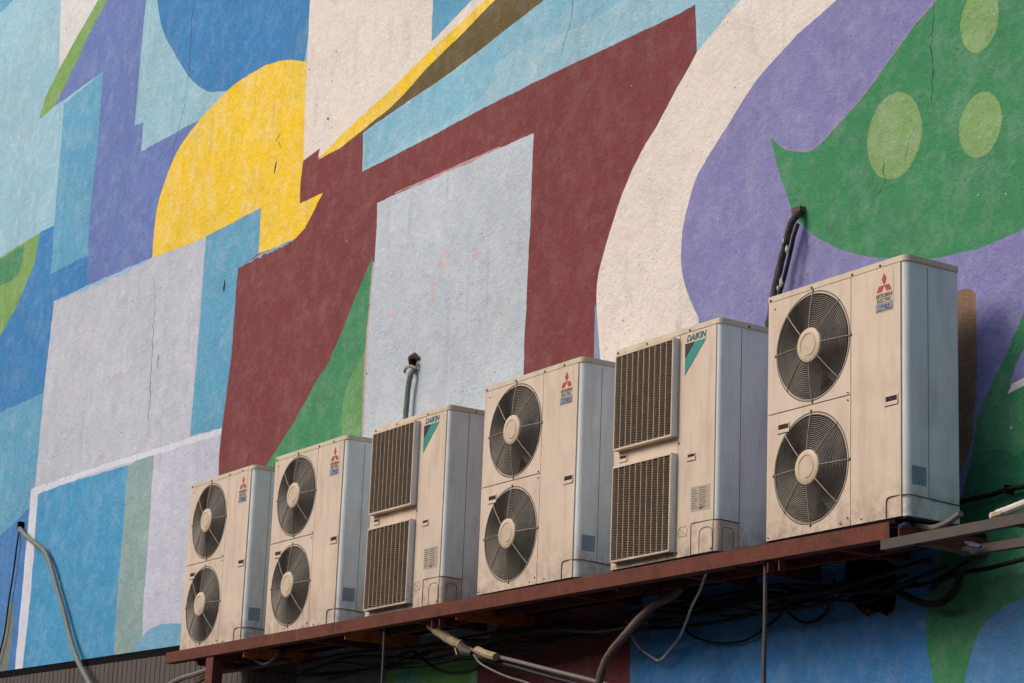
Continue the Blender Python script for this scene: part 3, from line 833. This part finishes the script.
UN = [(-7.241, .008, 'T'), (-5.798, .011, 'T'), (-4.294, .0, 'G'), (-2.827, -.02, 'T'), (-1.404, -.005, 'G'), (0, .009, 'T')]
LBL = [
 'smallest looking twin fan air conditioner, leftmost in the row, above the rusty post',
 'twin fan air conditioner standing second in the row, left of the smaller looking grilled unit',
 'grilled air conditioner with teal emblem, farther of the two, between two twin fan units',
 'twin fan air conditioner in the middle of the row, standing between the two grilled units',
 'grilled air conditioner with teal emblem, nearer of the two, left of the biggest looking unit',
 'nearest and biggest looking twin fan air conditioner at the right end of the rusty shelf']
pt, pg = make_twin_fan(), make_grille_unit()
used = {'T': False, 'G': False}
for (x, y, k), lb in zip(UN, LBL):
    src = pt if k == 'T' else pg
    o = src if not used[k] else copy_tree(src)
    used[k] = True
    rq = random.Random(int(x * 100) + 50)
    for ch in o.children:
        if ch.name.startswith('propeller'):
            co = [v.co for v in ch.data.vertices]; c = Vector(((max(v.x for v in co) + min(v.x for v in co)) / 2, 0, 0))
            zs = sum((v.z for v in co)) / len(co); c = Vector(ch.get('axle', (c.x, 0, zs)))
            an = rq.uniform(0, 6.28); ch.rotation_euler = (0, an, 0); ch.location = c - Matrix.Rotation(an, 3, 'Y') @ c
    o.location = (x, y, 0); o['label'] = lb; o['group'] = 'air conditioners in a row on the shelf'

# ------------------------------------------------------------------ steel shelf
rz = lambda x: -.022 + (1.10 - x) * .0045          # top of the front rail
sh = empty('steel_shelf', (-3.1, .3, -.1), 'long red brown rusty steel shelf frame carrying the row of air conditioners', 'shelf')
def sub(o): o.location = -sh.location; return o
XL, XR = -7.42, 1.0
b = MB()
def rail(b, y0, y1, x0, x1, h):
    b.add([(x0, y0, rz(x0) - h), (x1, y0, rz(x1) - h), (x1, y1, rz(x1) - h), (x0, y1, rz(x0) - h), (x0, y0, rz(x0)), (x1, y0, rz(x1)), (x1, y1, rz(x1)), (x0, y1, rz(x0))],
          [(0, 3, 2, 1), (4, 5, 6, 7), (0, 1, 5, 4), (1, 2, 6, 5), (2, 3, 7, 6), (3, 0, 4, 7)])
rail(b, -.030, -.022, XL, XR, .085)
b2 = MB()
b.box(XL, -.022, rz(XL) - .008, XL + .01, .05, rz(XL))
sub(b.build('front_rail', M['rail'], sh, bevel=.0015))
b = MB(); b.add([(XL, -.0215, rz(XL) - .085), (XR, -.0215, rz(XR) - .085), (XR, .045, rz(XR) - .085), (XL, .045, rz(XL) - .085), (XL, -.0215, rz(XL) - .077), (XR, -.0215, rz(XR) - .077), (XR, .045, rz(XR) - .077), (XL, .045, rz(XL) - .077)],
      [(0, 3, 2, 1), (4, 5, 6, 7), (0, 1, 5, 4), (1, 2, 6, 5), (2, 3, 7, 6), (3, 0, 4, 7)])
sub(b.build('rail_flange', M['rust'], sh))
b = MB(); rail(b, .300, .345, XL + .05, XR, .07); sub(b.build('rear_rail', M['rust'], sh))
bx = [at(px, py).x for px, py in ((988, 540), (822, 572), (700, 590), (535, 612), (420, 636), (315, 656))] + [-6.9]
for i, x in enumerate(bx):
    z = -.035
    b = MB(); mt = M['rust2'] if i in (3, 4, 5) else M['rust']
    b.box(x - .008, .0, z - .085, x, WALLY - .002, z); b.box(x - .07, .0, z - .008, x - .0085, WALLY - .002, z)
    sub(b.build('cross_beam', mt, sh))
    x2 = x - .55
    if i < 6:
        b = MB(); b.box(x2 - .05, .05, -.085, x2, .58, -.0345); sub(b.build('cross_beam', M['rust'], sh))
for px in (775, 437, 1):
    if px < 10: continue
    a = at(px, 561 if px > 700 else 622, 0)
    for dx in (-.05, .042):
        b = MB(); b.box(a.x + dx, -.012, rz(a.x) - .15, a.x + dx + .008, .03, rz(a.x) - .086); sub(b.build('bracket', M['rust'], sh))
for i in range(9):      # boards added on the beams to block sky and darken the underside
    xa = XL + .04 + i * .935; b = MB(); b.box(xa, -.018, -.0335, xa + .93, WALLY - .006 - .01 * (i % 2), -.0085 - (.003 if i % 2 else 0)); sub(b.build('shade_board', M['shade_deck'], sh))
a = at(206.5, 665, -.01); a2 = at(213.5, 665, -.01)
b = MB(); b.box(a.x, -.016, GROUND + .13, a2.x, -.008, rz(a.x) - .086); b.box(a2.x - .01, -.0078, GROUND + .13, a2.x, .07, rz(a.x) - .086)
sub(b.build('post', M['rust'], sh))

# ------------------------------------------------------------------ cable tray, right
b = MB()
tr = empty('cable_tray', at(950, 545, .15), 'grey steel cable tray of two rails leaving the shelf at the right edge', 'cable tray')
def chan(p0, p1, h, d, name):
    p0, p1 = Vector(p0), Vector(p1)
    q = MB(); t = .006
    q.beam(p0 + Vector((0, 0, -h / 2)), p1 + Vector((0, 0, -h / 2)), t, h)
    q.beam(p0 + Vector((0, d / 2 + t / 2, -t / 2)), p1 + Vector((0, d / 2 + t / 2, -t / 2)), d, t)
    q.beam(p0 + Vector((0, d / 2 + t / 2, -h + t / 2)), p1 + Vector((0, d / 2 + t / 2, -h + t / 2)), d, t)
    o = q.build(name, M['steel'], tr); o.location = -tr.location
A, Bp = at(881, 540, -.05), at(1024, 512.5, -.05)
chan(A, A + (Bp - A) * 2.6, .050, .04, 'front_rail')
A, Bp = at(962, 547, .30), at(1024, 537.5, .30)
chan(A, A + (Bp - A) * 3.6, .042, .035, 'rear_rail')
for k in (.25, .95, 1.7):
    a_ = at(881, 540, -.05); p = a_ + (at(1024, 512.5, -.05) - a_) * k + Vector((0, .01, -.05))
    q = MB(); q.beam(p, (p.x, .33, p.z - .005), .03, .012); o = q.build('rung', M['steel'], tr); o.location = -tr.location

# ------------------------------------------------------------------ pipes, hoses, cables
def run(name, pts, r, mat, label, cat, n=8, smooth=7, group=None, rad=None):
    P3 = [p if isinstance(p, Vector) else at(*p) for p in pts]
    L = cr(*P3, n=smooth)
    base = Vector(L[0]); b = MB()
    rr_ = None
    if rad: rr_ = [r * (1 + rad * noise.noise(Vector((i * .35, r * 50, 0)))) for i in range(len(L))]
    b.tube([p - base for p in L], r, n, rad=rr_)
    o = b.build(name, mat, smooth=True); o.location = base
    return tag(o, label, cat, group)
def local(o, b, name, mat, smooth=False):
    q = b.build(name, mat, o, smooth=smooth); q.location = -Vector(o.location); return q

# insulated pipe above the nearest unit
p = run('insulated_pipe', [(800, 211, .60), (797, 215, .55), (791, 224, .53), (786, 242, .53), (781, 262, .53), (776, 283, .52), (772, 305, .51), (768, 340, .50), (768, 420, .50)], .021, M['foam'],
        'black peeling insulated pipe coming out of the violet wall above the nearest air conditioner', 'pipe', 10, 8, rad=.35)
b = MB(); b.tube(cr(at(798, 224, .55), at(794, 236, .53), at(791, 250, .53), at(785, 275, .52), at(778, 300, .51), n=8), .012, 7); local(p, b, 'second_pipe', M['black'], True)
b = MB(); q = at(799, 210, .575); b.box(q.x - .045, .555, q.z - .014, q.x + .03, .599, q.z + .016); local(p, b, 'wall_sleeve', M['brownpipe'])
for px, py, s in ((786.5, 249, .010), (781, 282, .012), (783, 241, .007), (777.5, 288, .007)):
    q = at(px, py, .505); b = MB(); b.tube([q + Vector((0, 0, -s * 2.4)), q + Vector((.004, 0, -s)), q + Vector((.002, 0, s)), q + Vector((.006, 0, s * 2.2))], s, 6, rad=[s * .3, s, s * .9, s * .2]); local(p, b, 'foil_scrap', M['white'])
# hooded pipe above the third unit
p = run('wall_pipe', [(414, 368, .62), (413.5, 370, .58), (411, 374, .555), (408.5, 385, .55), (407, 400, .55), (405, 425, .55), (403, 470, .55)], .021, M['hose'],
        'short dark grey pipe coming out of the pale wall patch above the farther grilled unit', 'pipe', 10, 8, rad=.1)
b = MB(); q = at(413.5, 357.5, .58)
b.tube([q + Vector((-.07, .012, -.05)), q + Vector((-.03, -.01, 0)), q + Vector((.03, -.01, .01)), q + Vector((.07, .012, -.02))], .03, 8, rad=[.005, .02, .022, .008]); local(p, b, 'foam_lump', M['foam'], True)
b = MB(); q = at(413.5, 363.5, .595); b.tube([q + Vector((-.01, .0, .05)), q + Vector((.01, -.006, 0)), q + Vector((.02, 0, -.05))], .03, 8, rad=[.008, .022, .01]); local(p, b, 'dark_cavity', M['black_and_shade'], True)
b = MB(); b.tube([at(404.5, 372, .575), at(406, 367.5, .56), at(411, 366, .56), at(416, 368, .575), at(418, 364, .59)], .012, 6); local(p, b, 'clamp', M['tape'], True)

p = run('wall_hose', [(19, 526, .60), (21, 530, .55), (26, 536, .54), (35, 543, .54), (44, 551, .54), (50, 563, .54), (57, 588, .54), (64, 612, .54), (71, 640, .53), (79, 663, .50), (90, 684, .47), (104, 712, .45)], .024, M['hose'],
        'thick pale grey hose bending down across the light blue wall at the far left', 'hose', 10, 6, rad=.12)
b = MB(); q = at(20.5, 528, .575); b.box(q.x - .02, .545, q.z - .01, q.x + .03, .6, q.z + .06); local(p, b, 'wall_socket', M['black_and_shade'])
run('thin_cable', [(19, 532, .585), (17, 545, .57), (13, 575, .57), (9, 600, .57), (5, 630, .57), (0, 652, .57), (-8, 680, .57)], .009, M['black'],
    'thin black cable hanging left of the thick grey hose on the blue wall', 'cable', 6)

G2 = 'loose cables hanging under the shelf'
run('looped_cord', [(706, 573, .1), (700, 590, .15), (692, 606, .25), (686, 622, .4), (680, 636, .5), (671, 648, .52), (660, 660, .53), (652, 657, .53), (640, 648, .53), (633, 638, .53), (626, 620, .5)], .0075, M['white'],
    'thin pale cord hanging in a loop over the edge of maroon and blue paint', 'cord', 6, group=G2)
run('hanging_cable', [(690, 612, .5), (680, 622, .56), (690, 634, .57), (706, 641, .57), (722, 643, .57), (738, 642, .57), (752, 637, .57), (770, 624, .56), (782, 612, .55), (790, 590, .5)], .008, M['black'],
    'black cable sagging across the blue wall behind the vertical rod', 'cable', 6, group=G2)
run('hanging_cable', [(780, 600, .5), (786, 610, .55), (796, 619, .56), (807, 623, .56), (819, 619, .56), (827, 610, .55), (832, 596, .5), (834, 580, .4)], .009, M['black'],
    'black cable hanging in a short U to the left of the ragged hole', 'cable', 6, group=G2)
run('hanging_cable', [(405, 645, .3), (418, 655, .35), (432, 666, .4), (445, 672, .42), (460, 673, .42), (474, 670, .42), (484, 662, .42), (492, 645, .4)], .011, M['black'],
    'black cable hanging in a loop in front of the green paint', 'cable', 6, group=G2)
run('hanging_cable', [(895, 590, .45), (910, 598, .5), (925, 604, .5), (942, 602, .5), (955, 590, .48), (962, 570, .42)], .02, M['black'],
    'thick black cable hanging across the edge of blue and green paint', 'cable', 7, group=G2)
run('hanging_cable', [(248, 655, .1), (256, 661, .12), (264, 664, .12), (272, 660, .12), (278, 652, .1)], .010, M['greycable'],
    'small grey cable loop just under the rail below the second unit', 'cable', 6, group=G2)
run('bent_hose', [(682, 586, .2), (672, 596, .2), (655, 605, .18), (640, 618, .14), (626, 634, .1), (614, 648, .1), (605, 662, .1), (599, 683, .1), (596, 715, .1)], .024, M['brownpipe'],
    'thick brown hose curving down from the shelf in front of the maroon wall', 'hose', 10, 7, rad=.15)
p = run('pipe_bundle', [(428, 625, .08), (440, 635, .1), (455, 643, .12), (478, 652, .14), (515, 661, .16), (550, 670, .18), (590, 680, .2), (625, 690, .22), (700, 708, .25)], .014, M['greycable'],
        'bundle of taped grey pipes slanting down to the right under the shelf', 'pipe', 8, 7)
b = MB(); b.tube(cr(at(430, 625, .08), at(440, 633, .09), at(452, 641, .1), at(461, 645, .12), n=6), .030, 9, rad=[.03 * (1 + .3 * noise.noise(Vector((i * .6, 3, 1)))) for i in range(19)]); local(p, b, 'torn_wrap', M['tape'], True)
b = MB(); b.tube([at(477, 650, .11), at(486, 654, .115), at(496, 657, .12)], .026, 8); local(p, b, 'pale_sleeve', M['tape'], True)
b = MB(); b.tube(cr(at(455, 646, .12), at(478, 657, .15), at(515, 667, .17), at(550, 677, .19), at(600, 690, .22), at(700, 716, .26), n=7), .016, 8); local(p, b, 'lower_pipe', M['black'], True)
b = MB(); b.tube([at(457, 642, .11), at(464, 650, .12), at(472, 653, .13)], .034, 8, rad=[.02, .036, .02]); local(p, b, 'blue_wrap', M['steel'], True)
b = MB(); b.tube([at(455, 648, .1), at(457, 655, .1)], .006, 6); local(p, b, 'tape_end', M['tape'], True)
run('hanging_cable', [(474, 655, .12), (480, 663, .1), (492, 670, .1), (508, 677, .1), (530, 684, .1), (560, 700, .1)], .007, M['greycable'],
    'thin grey cable drooping below the taped pipe bundle', 'cable', 6, group=G2)
run('long_cable', [(300, 664, .35), (340, 655, .35), (390, 650, .33), (430, 647, .3), (470, 645, .3), (540, 630, .3), (600, 632, .3), (650, 622, .3)], .014, M['black'],
    'long black cable running along under the shelf above the green paint', 'cable', 7, group=G2)
run('long_cable', [(640, 610, .4), (700, 615, .4), (760, 600, .4), (830, 590, .4), (880, 575, .4), (930, 560, .35)], .018, M['black'],
    'long black cable running along under the shelf in front of the blue wall', 'cable', 7, group=G2)
cbn = empty('cable_bundle', at(600, 612, .4), 'tangled bundle of black cables strung close under the whole shelf', 'cable bundle')
rc = random.Random(11)
for i in range(9):
    xa, xb = (-7.0 + rc.uniform(0, 1.5), .9 - rc.uniform(0, 1.2)) if i < 5 else ((-3.2, .6) if i < 7 else (-2.0, .95))
    yy, zz = rc.uniform(.42, .54), rc.uniform(-.24, -.15); pts = []
    n_ = 12
    for j in range(n_ + 1):
        t = j / n_
        pts.append(Vector((xa + (xb - xa) * t, yy + rc.uniform(-.03, .03), zz + rc.uniform(-.035, .035) - .05 * math.sin(t * math.pi * 3 + i))))
    b = MB(); b.tube([p - cbn.location for p in cr(*pts, n=6)], rc.uniform(.006, .014), 6); b.build('cable', M['black'], cbn, smooth=True)
for px, y_, lab, mm, r in ((765.5, .02, 'tall thin grey rod hanging down from the shelf in front of the blue wall', 'steel', .012), (384.5, .02, 'tall thin grey rod hanging down from the shelf left of the green paint', 'steel', .009)):
    a = at(px, 566 if px > 700 else 632, y_); b = MB(); z1_ = rz(a.x) - .087 - a.z
    b.tube([(0, 0, z1_), (.002, 0, z1_ * .5 - .3), (-.004, 0, -.5), (.003, 0, -.9), (0, 0, GROUND + .13 - a.z)], r, 8)
    o = b.build('rod', M[mm], smooth=True); o.location = a; tag(o, lab, 'rod')
# right side
run('wall_cable', [(930, 530, .45), (945, 510, .5), (960, 502, .55), (975, 498, .56), (990, 495, .56), (1006, 490, .56), (1030, 485, .56), (1070, 478, .56), (1150, 466, .56)], .014, M['black'],
    'upper black cable with a small clip crossing the green wall at the right', 'cable', 8)
b = MB(); o = bpy.data.objects['wall_cable']; q = at(1006, 489, .55); b.box(q.x - .008, .54, q.z - .022, q.x + .006, .598, q.z + .022); local(o, b, 'clip', M['black'])
run('low_cable', [(930, 590, .4), (945, 578, .45), (965, 572, .5), (985, 569, .52), (1005, 564, .52), (1024, 559, .52), (1060, 550, .52), (1150, 528, .52)], .012, M['black'],
    'lower black cable crossing the green wall below the cable tray', 'cable', 8)
p = run('braided_conduit', [(992, 517, -.02), (1000, 513, -.02), (1012, 508.5, -.02), (1026, 503, -.02), (1060, 492, -.02), (1140, 468, -.02)], .020, M['white'],
        'white braided conduit lying on top of the cable tray at the right edge', 'conduit', 9, 8, rad=.25)
b = MB(); b.tube([at(990, 516, -.03), at(997, 515, -.03), at(1003, 513, -.03)], .02, 7, rad=[.008, .02, .012]); local(p, b, 'frayed_end', M['tape'])
p = run('drain_hose', [(903, 527, .12), (915, 526, .12), (930, 528, .13), (940, 526, .13), (950, 521, .14), (957, 516, .14), (961, 513.5, .14)], .016, M['greycable'],
        'grey flexible hose looping out below the nearest air conditioner', 'hose', 9, 7)
b = MB(); b.tube([at(900, 527, .0), at(906, 524, .05), at(912, 529, .1)], .02, 7, rad=[.008, .018, .01]); local(p, b, 'taped_joint', M['bluetape'])
q = at(972, 545, .25); b = MB(); b.tube([q + Vector((-.05, 0, .02)), q, q + Vector((.06, 0, -.015))], .02, 7, rad=[.005, .017, .009]); o = b.build('plastic_scrap', M['bluetape'], smooth=True); tag(o, 'scrap of blue plastic caught on the rear tray rail', 'scrap')
# loose bundle of pipes beside the post, bottom left
for i, (pts, mm, lb) in enumerate(((((160, 690, .5), (180, 679, .45), (196, 674, .4), (225, 664, .35), (260, 655, .3)), 'greycable', 'upper of two grey pipes tucked under the shelf beside the rusty post'),
                    (((176, 694, .5), (195, 683, .45), (215, 673, .4), (245, 668, .35), (290, 660, .3)), 'brownpipe', 'lower brown pipe tucked under the shelf beside the rusty post'))):
    run('tucked_pipe', pts, .022, M[mm], lb, 'pipe', 8, 6)
